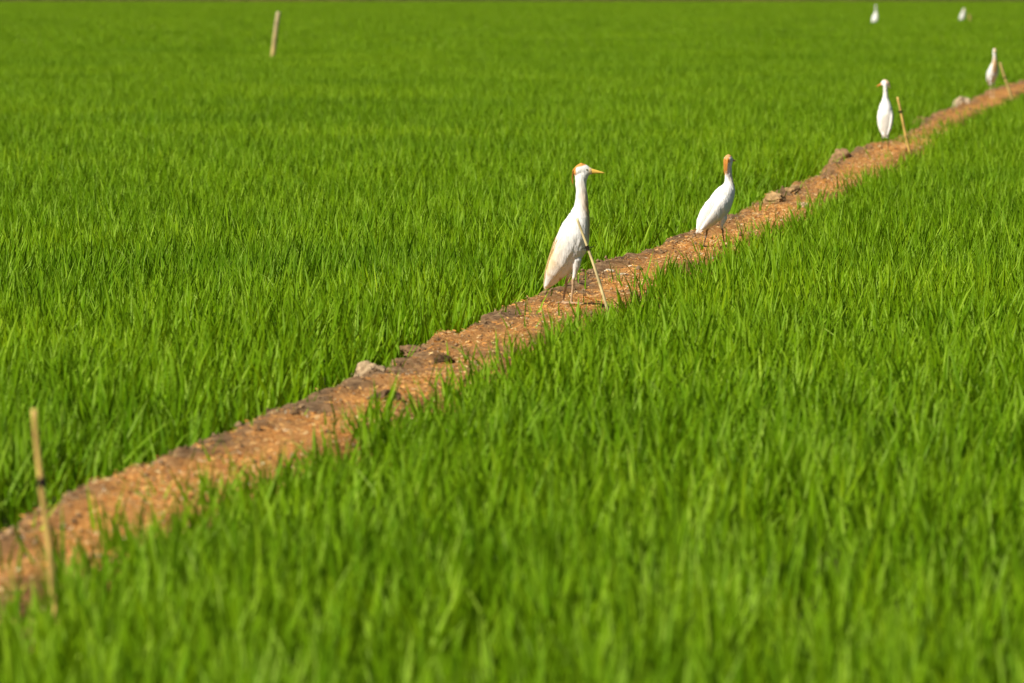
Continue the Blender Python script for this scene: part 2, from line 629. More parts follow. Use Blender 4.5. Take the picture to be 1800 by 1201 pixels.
field(is_left, None, 'rice_plants', 'dense young green rice filling the plot behind the earth bund')
field(is_right, None, 'rice_plants', 'dense young green rice in the foreground plot before the earth bund')
m = (u_far < -0.1) | (u_far > BW + 0.13)
p = p_far[m]
rot, s = tuft_attrs(p, np.ones(len(p)))
pts = np.concatenate([p, np.zeros((len(p), 1))], 1)
scatter_object('rice_plants', pts, rot, s, g.integers(0, 6, len(p)), far_col, 'far rice plots blurring into a smooth green band at the top', 'rice')

# ------------------------------------------------------------------ far bank at the end of the plots
xs = np.arange(-120, 121, 1.0)
prof = [(-0.6, 0.0), (0.0, 0.10), (1.5, 0.55), (3.0, 0.85), (5.0, 0.85), (8.0, 0.0)]
V = []; C = []
for x in xs:
    for k, (dy, z) in enumerate(prof):
        hz = z * (1 + 0.25 * float(vnoise(x * 0.13, k * 0.7, 401)) + 0.15 * float(vnoise(x * 0.6, k, 402)))
        V.append((x, 449 + dy + 0.4 * float(vnoise(x * 0.3, k, 403)), hz))
        b = 0.5 + 0.5 * float(vnoise(x * 0.16, 3.3, 404))
        C.append((0.045 + 0.07 * b, 0.065 + 0.010 * b, 0.012 + 0.012 * b, 1))
n = len(prof)
Q = [(i * n + k, (i + 1) * n + k, (i + 1) * n + k + 1, i * n + k + 1) for i in range(len(xs) - 1) for k in range(n - 1)]
bank = link('far_bank', mesh_np('far_bank', V, quads=Q, colors=C), M_BANK, smooth=True)
tag(bank, 'dark brown scrubby bank at the far end of the rice', kind='structure')

# ------------------------------------------------------------------ litter on the bund
g = np.random.default_rng(77)
n = 90000
yy = 11 + (62 - 11) * g.uniform(0, 1, n) ** 1.25
uu = g.uniform(-0.03, BW + 0.12, n)
xx = left_edge(yy) + uu
dens = fbm(xx * 3.2, yy * 0.9, 51, 3) + 0.8 * np.exp(-((uu - 0.02) / 0.10) ** 2) + 0.5 * np.exp(-((yy - 23.5) / 2.0) ** 2)
k = g.uniform(-0.35, 0.9, n) > dens * 0.8
xx, yy = xx[k], yy[k]
n = len(xx)
zz = bund_z(xx, yy) + g.uniform(0.001, 0.007, n)
ang = g.uniform(0, 2 * np.pi, n)
Ls = g.uniform(0.005, 0.017, n) * np.where(g.uniform(0, 1, n) < 0.03, 2.6, 1)
Ws = g.uniform(0.0009, 0.0022, n)
pit = g.normal(0.0, 0.25, n)
dx = np.stack([np.cos(ang) * np.cos(pit), np.sin(ang) * np.cos(pit), np.sin(pit)], -1) * Ls[:, None] / 2
wx = np.stack([-np.sin(ang), np.cos(ang), g.normal(0, 0.5, n)], -1) * Ws[:, None]
c = np.stack([xx, yy, zz + np.abs(np.sin(pit)) * Ls / 2], -1)
up = np.array([0, 0, 1.0]) * Ws[:, None] * 0.8
V = np.stack([c - dx - wx, c + dx - wx * 0.6, c + dx + wx * 0.6, c - dx + wx, c - dx * 0.9 + up, c + dx * 0.9 + up], 1).reshape(-1, 3)
b = (np.arange(n) * 6)[:, None]
Q = (b[:, :, None] + np.array([[0, 1, 5, 4], [4, 5, 2, 3]])[None]).reshape(-1, 4)
pal = np.array([(0.62, 0.27, 0.06), (0.72, 0.40, 0.12), (0.80, 0.60, 0.28), (0.36, 0.15, 0.04), (0.55, 0.32, 0.13), (0.86, 0.76, 0.52)])
ci = g.choice(6, n, p=[0.33, 0.26, 0.09, 0.16, 0.145, 0.015])
cc = pal[ci] * g.uniform(0.8, 1.15, (n, 1))
C = np.repeat(np.concatenate([np.clip(cc, 0, 0.9), np.ones((n, 1))], 1), 6, 0)
straw = link('straw_litter', mesh_np('straw_litter', V, quads=Q, colors=C), M_STRAW)
tag(straw, 'rusty and pale straw husks scattered over the bund', 'straw', kind='stuff')

# crumbs of earth
n = 5200
yy = 11 + (70 - 11) * g.uniform(0, 1, n) ** 1.2
uu = np.where(g.uniform(0, 1, n) < 0.55, g.normal(0.05, 0.06, n), g.uniform(-0.02, BW + 0.05, n))
xx = left_edge(yy) + uu
rr = g.gamma(2.0, 0.0017, n) + 0.0015
zz = bund_z(xx, yy) + rr * 0.2
octv = np.array([(1, 0, 0), (0, 1, 0), (-1, 0, 0), (0, -1, 0), (0, 0, 1), (0, 0, -0.6)], float)
octf = np.array([(0, 1, 4), (1, 2, 4), (2, 3, 4), (3, 0, 4), (1, 0, 5), (2, 1, 5), (3, 2, 5), (0, 3, 5)])
a = g.uniform(0, 6.28, n)
o = octv[None] * rr[:, None, None] * g.uniform(0.55, 1.35, (n, 6, 1))
ox = o[:, :, 0] * np.cos(a)[:, None] - o[:, :, 1] * np.sin(a)[:, None]
oy = o[:, :, 0] * np.sin(a)[:, None] + o[:, :, 1] * np.cos(a)[:, None]
V = np.stack([ox + xx[:, None], oy + yy[:, None], o[:, :, 2] + zz[:, None]], -1).reshape(-1, 3)
T = ((np.arange(n) * 6)[:, None, None] + octf[None]).reshape(-1, 3)
t = g.uniform(0, 1, (n, 1))
cc = np.array([(0.16, 0.095, 0.045)]) * (1 - t) + np.array([(0.42, 0.28, 0.15)]) * t
C = np.repeat(np.concatenate([cc, np.ones((n, 1))], 1), 6, 0)
crumbs = link('soil_crumbs', mesh_np('soil_crumbs', V, tris=T, colors=C), M_CLOD)
tag(crumbs, 'small brown crumbs of dry soil along the bund', 'soil', kind='stuff')


# ------------------------------------------------------------------ clods and chips
def clod_mesh(seed, sx, sy, sz, col, rough=0.28):
    import bmesh
    bm = bmesh.new()
    bmesh.ops.create_icosphere(bm, subdivisions=4, radius=1.0)
    co = np.array([v.co[:] for v in bm.verts])
    s = seed * 7.7
    n1 = vnoise(co[:, 0] * 1.3 + s, co[:, 1] * 1.3 + co[:, 2] * 1.7, seed)
    n2 = vnoise(co[:, 0] * 3.1 + s, co[:, 1] * 3.1 - co[:, 2] * 3.3, seed + 3)
    n3 = vnoise(co[:, 0] * 8 + s, co[:, 1] * 8 - co[:, 2] * 9, seed + 5)
    r = 1 + rough * n1 + rough * 0.65 * n2 + rough * 0.35 * n3
    co = co * r[:, None]
    co[:, 2] = np.where(co[:, 2] < -0.45, -0.45 + (co[:, 2] + 0.45) * 0.3, co[:, 2])
    co = co * np.array([sx, sy, sz])
    for v, c_ in zip(bm.verts, co): v.co = c_
    me = bpy.data.meshes.new('soil_clod')
    bm.to_mesh(me)
    bm.free()
    a = me.attributes.new('tint', 'FLOAT_COLOR', 'POINT')
    t = np.clip(0.5 + 0.5 * n2, 0, 1)[:, None]
    c2 = np.array(col)[None] * (0.72 + 0.45 * t)
    a.data.foreach_set('color', np.concatenate([c2, np.ones((len(c2), 1))], 1).astype(np.float32).ravel())
    return me


PALE = (0.50, 0.36, 0.21); BROWN = (0.24, 0.145, 0.072); DARK = (0.17, 0.10, 0.052); WHITE = (0.80, 0.74, 0.62)
clods = [  # pixel, width px, height px, colour, label, category, name
    (627, 656, 42, 38, PALE, 'pale jagged soil clod at the grass edge left of the nearest egret', 'clod', 'soil_clod'),
    (792, 586, 34, 14, (0.40, 0.28, 0.16), 'low pale crumbly clod on the grass edge below the nearest egret', 'clod', 'soil_clod'),
    (677, 702, 50, 20, DARK, 'low dark brown mound at the bund\'s near side behind grass tips', 'clod', 'soil_clod'),
    (781, 638, 30, 15, (0.10, 0.06, 0.03), 'small almost black crumbly lump in the middle of the bund', 'clod', 'soil_clod'),
    (318, 802, 34, 15, DARK, 'dark brown lump on the grass edge at the bund\'s left part', 'clod', 'soil_clod'),
    (192, 852, 40, 12, BROWN, 'flat brown lump at the grass edge nearest the large foreground cane', 'clod', 'soil_clod'),
    (727, 622, 46, 16, BROWN, 'rough brown lump on the grass edge right of the pale jagged clod', 'clod', 'soil_clod'),
    (830, 575, 40, 12, BROWN, 'brown crumbly lump on the grass edge just before the nearest egret', 'clod', 'soil_clod'),
    (1480, 294, 42, 30, (0.36, 0.215, 0.105), 'large rough brown clod on the bund left of the third egret', 'clod', 'soil_clod'),
    (1362, 353, 42, 15, (0.44, 0.28, 0.125), 'long pale clod on the grass edge right of the second egret', 'clod', 'soil_clod'),
    (1393, 337, 22, 12, (0.40, 0.26, 0.12), 'small fibrous clod just beyond the long pale one', 'clod', 'soil_clod'),
    (1412, 366, 13, 13, (0.60, 0.43, 0.26), 'small pale stone near the bund\'s right side', 'stone', 'stone'),
    (1678, 192, 24, 27, (0.55, 0.42, 0.27), 'upright pale clod standing on the bund left of the fourth egret', 'clod', 'soil_clod'),
    (1622, 218, 26, 14, (0.34, 0.19, 0.09), 'low brown heap beside the third cane', 'clod', 'soil_clod'),
    (1071, 480, 12, 8, (0.64, 0.56, 0.40), 'whitish crumbly chip on the grass edge right of the nearest egret', 'chip', 'pale_chip'),
    (1023, 509, 8, 4.5, WHITE, 'tiny white chip behind the nearest egret\'s leg', 'chip', 'pale_chip'),
    (954, 525, 12, 3.5, WHITE, 'flat whitish chip left of the nearest egret\'s feet', 'chip', 'pale_chip'),
    (707, 656, 9, 4.5, (0.62, 0.66, 0.68), 'small bluish white chip on the bund near the dark lump', 'chip', 'pale_chip'),
    (1095, 483, 14, 3.5, (0.70, 0.58, 0.40), 'flat straw-coloured chip beside the whitish crumbly chip', 'chip', 'pale_chip'),
]
for i, (px, py, w, h, col, lab, cat, nm) in enumerate(clods):
    pt = on_bund(px, py)
    sc = F / pt.y
    sx = w / sc / 2; sz = h / sc
    o = link(nm, clod_mesh(20 + i, sx, sx * 1.3, sz * 0.72, col, 0.30), M_CLOD, smooth=False)
    o.location = (pt.x, pt.y, pt.z + sz * 0.10)
    o.rotation_euler = (0, 0, random.uniform(0, 6))
    if abs(w / h) > 2.4: o.rotation_euler = (0, 0, random.uniform(-0.3, 0.3))
    tag(o, lab, cat)


# ------------------------------------------------------------------ canes
def tube(path, radii, sides=10, cap=True):
    """closed tube through a list of points"""
    P = [Vector(p) for p in path]
    V = []; Fq = []; Ft = []
    for i, p in enumerate(P):
        d = (P[min(i + 1, len(P) - 1)] - P[max(i - 1, 0)]).normalized()
        a = d.cross(Vector((0, 1, 0)) if abs(d.y) < 0.9 else Vector((1, 0, 0))).normalized()
        b = d.cross(a)
        r = radii[i] if isinstance(radii, (list, tuple)) else radii
        ra, rb = r if isinstance(r, (list, tuple)) else (r, r)
        for k in range(sides):
            t = 2 * math.pi * k / sides
            V.append(p + a * (math.cos(t) * ra) + b * (math.sin(t) * rb))
    for i in range(len(P) - 1):
        for k in range(sides):
            k2 = (k + 1) % sides
            Fq.append((i * sides + k, i * sides + k2, (i + 1) * sides + k2, (i + 1) * sides + k))
    if cap:
        V.append(P[0]); V.append(P[-1])
        c0, c1 = len(V) - 2, len(V) - 1
        e = (len(P) - 1) * sides
        for k in range(sides):
            k2 = (k + 1) % sides
            Ft.append((c0, k2, k)); Ft.append((c1, e + k, e + k2))
    return [tuple(v) for v in V], Fq, Ft


def cane(base, top, rad, label, node_ts, tie_t=None, col=(0.72, 0.50, 0.16), topcol=None, lashing=True):
    base = Vector(base); top = Vector(top)
    root = empty('cane', base)
    tag(root, label, 'cane', 'canes along the bund')
    d = top - base
    L = d.length
    n = 26
    path = []; rr = []
    side = Vector((d.z, 0, -d.x)).normalized()
    for i in range(n + 1):
        t = i / n
        path.append(d * t + side * (0.006 * math.sin(t * 5.0 + rad * 999)) * L)
        r = rad * (1.0 - 0.22 * t)
        for nt_ in node_ts:
            r *= 1 + 0.16 * math.exp(-((t - nt_) / 0.015) ** 2)
        rr.append(r)
    V, Q, T = tube(path, rr, 12)
    C = []
    for i in range(len(V)):
        t = min(1.0, (i // 12) / n)
        c = np.array(col) * (0.90 + 0.16 * math.sin(t * 23 + rad * 500))
        if topcol is not None:
            c = c * (1 - t) + np.array(topcol) * t
        c = c * (1 - 0.22 * (0.5 + 0.5 * float(vnoise(t * 9 + rad * 3000, (i % 12) * 0.6, 88)))) 
        for nt_ in node_ts:
            c = c * (1 - 0.45 * math.exp(-((t - nt_) / 0.012) ** 2))
        C.append((*c, 1))
    link('stem', mesh_np('stem', V, quads=Q, tris=T, colors=C), M_CANE, root, smooth=True)
    if tie_t is not None:
        c = d * tie_t
        dn = d.normalized()
        r0 = rad * (1.0 - 0.22 * tie_t)
        V, Q, T = [], [], []
        turns = []
        a = dn.cross(Vector((0, 1, 0))).normalized(); b = dn.cross(a)
        for k in range(49):
            t = k / 48
            ang = t * 2 * math.pi * 4
            turns.append(c + a * math.cos(ang) * (r0 + 0.0012) + b * math.sin(ang) * (r0 + 0.0012) + dn * (t - 0.5) * 0.016)
        V, Q, T = tube(turns, 0.0018, 6)
        if lashing:    # the loose ends of the twine
            for s, ln in ((1, 0.020), (-1, 0.016)):
                v2, q2, t2 = tube([c + dn * 0.002 * s, c + Vector((s * (r0 + ln * 0.5), -0.008, 0.001 * s)),
                                   c + Vector((s * (r0 + ln), -0.012, 0.006 * s))], [0.0018, 0.0015, 0.0008], 6)
                o_ = len(V)
                V += v2
                Q += [tuple(i + o_ for i in q) for q in q2]
                T += [tuple(i + o_ for i in q) for q in t2]
        link('twine', mesh_np('twine', V, quads=Q, tris=T), M_TIE, root, smooth=True)
    return root


def cane_px(bx, by, tx, ty, wpx, label, nodes, tie, hidden=0.0, zb=None, ydrift=0.0, depth=None, **kw):
    """base pixel, top pixel, width in pixels"""
    b = on_bund(bx, by) if zb is None else at(bx, by, zb)
    if depth is not None: b = at_depth(bx, by, depth)
    t = at_depth(tx, ty, b.y + ydrift)
    dv = (t - b)
    b2 = b - dv * (hidden + 0.08)
    return cane(b2, t, wpx / (F / b.y) / 2, label, nodes, tie, **kw)


cane_px(95, 1085, 62, 719, 13, depth=13.9, label='thick blurred yellow cane with a dark joint in the left foreground', nodes=[0.70, 0.30], tie=0.71, hidden=0.12, lashing=False,
        col=(0.72, 0.48, 0.13))
cane_px(1068, 541, 1015, 384, 5.4, depth=on_bund(1000, 534).y - 0.16, hidden=-0.04, label= 'thin pale cane tied with dark twine leaning before the nearest egret', nodes=[0.30], tie=0.685, col=(0.86, 0.70, 0.34))
cane_px(1600, 269, 1577, 171, 5.2, 'slim yellow cane with dark twine right of the third egret', [0.35], 0.76, col=(0.76, 0.50, 0.13))
cane_px(1778, 172, 1758, 110, 5.2, depth=74.5, label='split yellowish cane leaning beside the fourth egret at the right edge', nodes=[0.4], tie=0.60, col=(0.66, 0.48, 0.16))
p_ = at(478, 96, 0.20)
b_ = at_depth(475.5, 115, p_.y); b_.z = -0.02
cane(b_, at_depth(490, 21, p_.y), 9.5 / (F / p_.y) / 2, 'thick weathered post leaning alone in the far rice at upper left', [0.55, 0.8], None,
     col=(0.60, 0.44, 0.11), topcol=(0.52, 0.42, 0.23))
p_ = at(1706, 36, 0.20)
b_ = at_depth(1707, 38, p_.y); b_.z = -0.02
cane(b_, at_depth(1704, 25, p_.y), 4.0 / (F / p_.y) / 2, 'tiny tan cane stub right of the hunched far egret', [0.5], None, col=(0.55, 0.34, 0.12))


# ------------------------------------------------------------------ egrets
BODY = [  # z, x back, x front, half depth (metres, bird facing +x, feet at origin)
    (508, 957, 961, .004), (500, 956, 975, .014), (490, 957, 988, .022), (480, 958, 999, .032), (470, 960, 1008, .040),
    (460, 963, 1017, .047), (450, 966, 1025, .052), (440, 969, 1031, .055), (425, 974, 1035, .056), (410, 980, 1037, .054),
    (395, 987, 1037, .049), (382, 996, 1036.5, .041), (372, 1003, 1036, .033), (362, 1008, 1035.5, .0265), (350, 1011, 1034.5, .0215),
    (338, 1012, 1033, .019), (328, 1011.5, 1031.5, .018), (320, 1010.5, 1031.5, .0186), (313, 1009.5, 1034, .0192), (307, 1009, 1036.5, .0192), (301, 1010, 1037, .0175)]
PXM = 504.0
S_TOP = (535 - 306) / PXM


def egret(name, label, loc, yaw, scale=1.0, head_yaw=0.0, head_pitch=0.0, lean=0.0, neck=1.0, buff=1.0, back_buff=1.0, leg_col=(0.40, 0.27, 0.15),
          foot_col=None, bill_mat=None, stride=((0.020, 0.016), (0.020, -0.012)), foot_z=(0, 0), voxel=0.0022, neck_thin=1.0, neck_shift=0.0, lift=0.0, crest=1.0):
    """stride: for each leg (near/right first) the hip-knee x shift and the foot x"""
    root = empty(name, loc, yaw)
    tag(root, label, 'egret', 'white egrets standing in the field')
    S = scale
    verts = []; quads = []; tris = []; rest = []

    def add(v, q, t, rs=None):
        o = len(verts)
        verts.extend(v)
        rest.extend(rs if rs is not None else v)
        quads.extend([tuple(i + o for i in f) for f in q])
        tris.extend([tuple(i + o for i in f) for f in t])

    NZ = (535 - 382) / PXM                       # where the neck begins

    def pose(p):
        """neck length, lean and shift applied to a point of the standard side profile"""
        x, y, z = p
        if z > NZ:
            k = (z - NZ)
            x = 0.036 + (x - 0.036) * (1.0 if neck_thin == 1 else (neck_thin if k > 0.04 else 1 - (1 - neck_thin) * k / 0.04)) + neck_shift * min(1, k / 0.1)
            y = y * (neck_thin if k > 0.04 else 1 - (1 - neck_thin) * k / 0.04)
            z = NZ + k * neck
        # lean the trunk about the hip
        hx, hz = 0.0, 0.13
        w = min(1.0, max(0.0, (0.36 - z) / 0.10)) if lean else 0
        if lean:
            c_, s_ = math.cos(lean), math.sin(lean)
            dx_, dz_ = x - hx, z - hz
            nx, nz = hx + c_ * dx_ + s_ * dz_, hz - s_ * dx_ + c_ * dz_
            if z > NZ:                            # the neck stays upright on the leaned shoulders
                bx_, bz_ = 0.036 - hx, NZ - hz
                nx2 = hx + c_ * bx_ + s_ * bz_ + (x - 0.036)
                nz2 = hz - s_ * bx_ + c_ * bz_ + (z - NZ)
                b_ = min(1, (z - NZ) / 0.06)
                nx, nz = nx * (1 - b_) + nx2 * b_, nz * (1 - b_) + nz2 * b_
            x, z = nx, nz
        return (x, y, z + lift)

    # trunk and neck from slices of the profile
    rows = []
    SID = 24
    zs_dense = []
    for (ya, xa, xb, hw), (yb, xa2, xb2, hw2) in zip(BODY[:-1], BODY[1:]):
        for k in range(3):
            t = k / 3
            zs_dense.append((ya + (yb - ya) * t, xa + (xa2 - xa) * t, xb + (xb2 - xb) * t, hw + (hw2 - hw) * t))
    zs_dense.append(BODY[-1])
    V = []; VR = []
    for (yp, xl, xr, hw) in zs_dense:
        z = (535 - yp) / PXM
        cx = ((xl + xr) / 2 - 1000) / PXM; a = (xr - xl) / 2 / PXM
        for k in range(SID):
            t = 2 * math.pi * k / SID
            c_, s_ = math.cos(t), math.sin(t)
            VR.append((cx + a * c_, hw * math.copysign(abs(s_) ** 0.9, s_), z))
            V.append(pose(VR[-1]))
    Q = []; T = []
    for i in range(len(zs_dense) - 1):
        for k in range(SID):
            k2 = (k + 1) % SID
            Q.append((i * SID + k, i * SID + k2, (i + 1) * SID + k2, (i + 1) * SID + k))
    e = (len(zs_dense) - 1) * SID
    T += [(0, k + 1, k) for k in range(1, SID - 1)] + [(e, e + k, e + k + 1) for k in range(1, SID - 1)]
    add(V, Q, T, VR)
    # folded wings
    for sgn in (-1, 1):
        pth = [(1018, 398, .034), (1008, 412, .044), (995, 434, .048), (982, 458, .044), (970, 480, .034), (960, 503, .016)]
        pts_ = [pose(((x - 1000) / PXM, sgn * y, (535 - yy_) / PXM)) for x, yy_, y in pth]
        wr = [(.012, .009), (.027, .013), (.033, .0145), (.030, .0135), (.021, .010), (.005, .004)]
        v, q, t = tube(pts_, wr, 16)
        v0, _, _ = tube([((x - 1000) / PXM, sgn * y, (535 - yy_) / PXM) for x, yy_, y in pth], wr, 16)
        add(v, q, t, v0)
    # head, turned on the neck
    nt_ = pose((0.043, 0, (535 - 308) / PXM))
    Hc = Vector(nt_)
    hm = Matrix.Rotation(head_yaw, 4, 'Z') @ Matrix.Rotation(head_pitch, 4, 'Y')

    def H(x, y, z):
        return tuple(Hc + hm @ Vector((x, y, z)))
    hv = []; hq = []; ht = []
    prof = [(-.0300, .003, .003, .008), (-.0270, .010, .0105, .010), (-.020, .0165, .0170, .0125), (-.010, .0190, .0215, .0165), (0.0, .0190, .0240, .0185),
            (.010, .0175, .0228, .0176), (.018, .0150, .0200, .0166), (.025, .0120, .0168, .0156), (.031, .0095, .0136, .0146), (.037, .0070, .0105, .0138)]
    for (x, hy, hz, zc) in prof:
        for k in range(20):
            t = 2 * math.pi * k / 20
            hv.append(H(x, hy * math.cos(t), zc + hz * math.sin(t)))
    for i in range(len(prof) - 1):
        for k in range(20):
            k2 = (k + 1) % 20
            hq.append((i * 20 + k, i * 20 + k2, (i + 1) * 20 + k2, (i + 1) * 20 + k))
    e = (len(prof) - 1) * 20
    ht += [(0, k + 1, k) for k in range(1, 19)] + [(e, e + k, e + k + 1) for k in range(1, 19)]
    add(hv, hq, ht)
    # legs with toes
    for li, (sgn, (kx, fx)) in enumerate(zip((-1, 1), stride)):
        y0 = sgn * 0.022
        fz = foot_z[li] / S
        kz = 0.075 + fz * 0.6 + lift * 0.5
        hip = pose((0.020 + kx * 0.3 - (0.010 if li else 0), y0 * 0.8, 0.190))
        mid = pose((0.022 + kx * 0.3 - (0.018 if li else 0), y0, 0.118))
        ank = ((mid[0] + fx) / 2 + 0.000, y0, kz)
        foot = (fx, y0, fz + 0.006)
        v, q, t = tube([hip, (hip[0] * .5 + mid[0] * .5 + .004, y0 * .95, hip[2] * .5 + mid[2] * .5), (hip[0] * .2 + mid[0] * .8 + .002, y0, hip[2] * .2 + mid[2] * .8), mid, (mid[0] * .6 + ank[0] * .4, y0, mid[2] * .6 + ank[2] * .4), (ank[0], ank[1], ank[2] + .008),
                        ank, (ank[0], ank[1], ank[2] - .008), (foot[0] * .7 + ank[0] * .3, y0, foot[2] * .7 + ank[2] * .3), foot],
                       [.016, .0205, .0150, .0100, .0062, .0050, .0058, .0042, .0038, .0042], 12)
        add(v, q, t)
        for ta, tl in ((-0.45, .040), (0.05, .048), (0.55, .040), (math.pi, .028)):
            c_, s_ = math.cos(ta), math.sin(ta)
            v, q, t = tube([(foot[0] - c_ * .003, y0 - s_ * .003, foot[2]), (foot[0] + c_ * tl * .4, y0 + s_ * tl * .4, foot[2] + .002),
                            (foot[0] + c_ * tl * .8, y0 + s_ * tl * .8, foot[2] - .001), (foot[0] + c_ * tl, y0 + s_ * tl, foot[2] - .004)],
                           [.0040, .0034, .0030, .0018], 8)
            add(v, q, t)
    raw = mesh_np('raw', [(x * S, y * S, z * S) for x, y, z in verts], quads=quads, tris=tris)
    tmp = bpy.data.objects.new('raw', raw)
    COL.objects.link(tmp)
    rm = tmp.modifiers.new('r', 'REMESH'); rm.mode = 'VOXEL'; rm.voxel_size = voxel
    sm = tmp.modifiers.new('s', 'SMOOTH'); sm.iterations = 3; sm.factor = 0.5
    dg = bpy.context.evaluated_depsgraph_get()
    me = bpy.data.meshes.new_from_object(tmp.evaluated_get(dg))
    bpy.data.objects.remove(tmp)
    bpy.data.meshes.remove(raw)
    me.name = 'body'
    n = len(me.vertices)
    co = np.zeros(n * 3, np.float32); me.vertices.foreach_get('co', co); co = co.reshape(-1, 3) / S
    from mathutils.kdtree import KDTree
    kd = KDTree(len(verts))
    for i, v_ in enumerate(verts): kd.insert(v_, i)
    kd.balance()
    shift = np.array(rest) - np.array(verts)
    co_r = co + np.array([shift[kd.find(c_)[1]] for c_ in co])      # the same points on the unposed bird
    # plumage colours in the bird's own frame
    col_ = np.tile(np.array([0.84, 0.825, 0.79]), (n, 1))
    hl = (co - np.array(Hc)[None]) @ np.array(hm.to_3x3())          # head frame
    onhead = np.clip((hl[:, 2] + 0.004) / 0.008, 0, 1) * (np.linalg.norm(hl - np.array([[0, 0, .012]]), axis=1) < 0.045)
    crown = np.clip((hl[:, 2] - 0.0272 - 0.30 * np.clip(hl[:, 0] + 0.004, -0.02, 0.03)) / 0.005, 0, 1)
    nape = np.clip((-0.0150 - hl[:, 0]) / 0.004, 0, 1) * (hl[:, 2] > -0.002)
    o_ = np.clip(np.maximum(crown, nape) * onhead, 0, 1)[:, None] * min(1.0, buff)
    col_ = col_ * (1 - o_) + np.array([0.64, 0.28, 0.055]) * o_
    lore = np.clip((hl[:, 0] - 0.024) / 0.005, 0, 1) * onhead * np.clip((hl[:, 2] - 0.006) / 0.006, 0, 1)
    l_ = lore[:, None] * 0.75
    col_ = col_ * (1 - l_) + np.array([0.84, 0.60, 0.20]) * l_
    # breast wash down the front of the neck
    zz_ = co_r[:, 2]
    front = np.zeros(n)
    zt = np.array([(535 - b[0]) / PXM for b in BODY]); xf = np.array([(b[2] - 1000) / PXM for b in BODY])
    xfi = np.interp(zz_, zt, xf)
    if True:
        front = np.clip(1.15 - (xfi - co_r[:, 0]) / 0.040, 0, 1) ** 0.8 * np.clip((zz_ - 0.20) / 0.05, 0, 1) * np.clip((0.44 - zz_) / 0.10, 0, 1)
        front = front * np.clip(1.9 - np.abs(co_r[:, 1]) / 0.020, 0, 1)
    f_ = np.clip(front * 0.95 * buff, 0, 1)[:, None]
    col_ = col_ * (1 - f_) + np.array([0.56, 0.34, 0.12]) * f_
    # buff wash on the back
    xb = np.array([(b[1] - 1000) / PXM for b in BODY]); xbi = np.interp(zz_, zt, xb)
    st = 0.6 + 0.4 * vnoise(co_r[:, 1] * 220, zz_ * 16, 8)
    bk = np.clip(1.45 - (co_r[:, 0] - xbi) / 0.040, 0, 1) * np.clip((zz_ - 0.08) / 0.05, 0, 1) * np.clip((0.275 - zz_) / 0.07, 0, 1) * st
    bk = np.clip(bk * 1.1 * back_buff, 0, 1)[:, None]
    if True:
        col_ = col_ * (1 - bk) + np.array([0.70, 0.46, 0.16]) * bk
    # bare legs
    lz = np.clip((0.100 + lift * 0.7 - co[:, 2]) / 0.012, 0, 1) * (co[:, 0] > -0.028 + min(0, stride[1][1], stride[0][1]) - 0.05) * (np.abs(np.abs(co[:, 1]) - 0.022) < 0.03)
    lz = lz * ((co[:, 0] > -0.034) | (co[:, 2] < 0.045 + lift * 0.8))
    lz = lz[:, None]
    lc = np.array(leg_col)[None] * (1 + 0.15 * vnoise(zz_ * 300, co[:, 1] * 100, 4))[:, None]
    if foot_col is not None:
        fk = np.clip((0.018 - co[:, 2]) / 0.008, 0, 1)[:, None]
        lc = lc * (1 - fk) + np.array(foot_col) * fk
    col_ = col_ * (1 - lz) + lc * lz
    a = me.attributes.new('tint', 'FLOAT_COLOR', 'POINT')
    a.data.foreach_set('color', np.concatenate([col_, np.ones((n, 1))], 1).astype(np.float32).ravel())
    nn = np.zeros(n * 3, np.float32); me.vertices.foreach_get('normal', nn); nn = nn.reshape(-1, 3)
    ruffle = (0.0009 * vnoise(co_r[:, 0] * 130 + co_r[:, 2] * 70, co_r[:, 1] * 130 + co_r[:, 2] * 25, 61) + 0.0007 * vnoise(co_r[:, 2] * 60, co_r[:, 0] * 60 + co_r[:, 1] * 50, 63))
    ruffle = ruffle * np.clip((co[:, 2] - 0.11) / 0.03, 0, 1)
    me.vertices.foreach_set('co', ((co + nn * ruffle[:, None]) * S).astype(np.float32).ravel())
    me.update()
    link('body', me, M_FEATHER, root, smooth=True)

    # bill
    bp = [(.028, .0066, .0095, .0138), (.036, .0068, .0096, .0138), (.046, .0050, .0072, .0130), (.060, .0035, .0050, .0112), (.074, .0018, .0026, .0090), (.083, .0004, .0006, .0072)]
    v = []
    for (x, hy, hz, zc) in bp:
        for k in range(14):
            t = 2 * math.pi * k / 14
            # two mandibles: a slight nick along the gape line
            nick = 1 - 0.16 * math.exp(-(math.sin(t) / 0.16) ** 2)
            v.append(tuple(np.array(H(x, hy * math.cos(t) * nick, zc + hz * math.sin(t))) * S))
    q = [(i * 14 + k, i * 14 + (k + 1) % 14, (i + 1) * 14 + (k + 1) % 14, (i + 1) * 14 + k) for i in range(len(bp) - 1) for k in range(14)]
    e = (len(bp) - 1) * 14
    t = [(0, k + 1, k) for k in range(1, 13)] + [(e, e + k, e + k + 1) for k in range(1, 13)]
    link('bill', mesh_np('bill', v, quads=q, tris=t), bill_mat or M_BILL, root, smooth=True)
    # eyes: yellowish lens with a pupil, a dark line of bare skin to the gape
    for sgn in (-1, 1):
        def ball(c, r, name_, mat, par):
            vv = []
            for i in range(7):
                ph = math.pi * i / 6
                for k in range(10):
                    th = 2 * math.pi * k / 10
                    vv.append(tuple(np.array(H(c[0] + r[0] * math.sin(ph) * math.cos(th), c[1] + r[1] * math.cos(ph), c[2] + r[2] * math.sin(ph) * math.sin(th))) * S))
            qq = [(i * 10 + k, (i + 1) * 10 + k, (i + 1) * 10 + (k + 1) % 10, i * 10 + (k + 1) % 10) for i in range(6) for k in range(10)]
            return link(name_, mesh_np(name_, vv, quads=qq), mat, par, smooth=True)
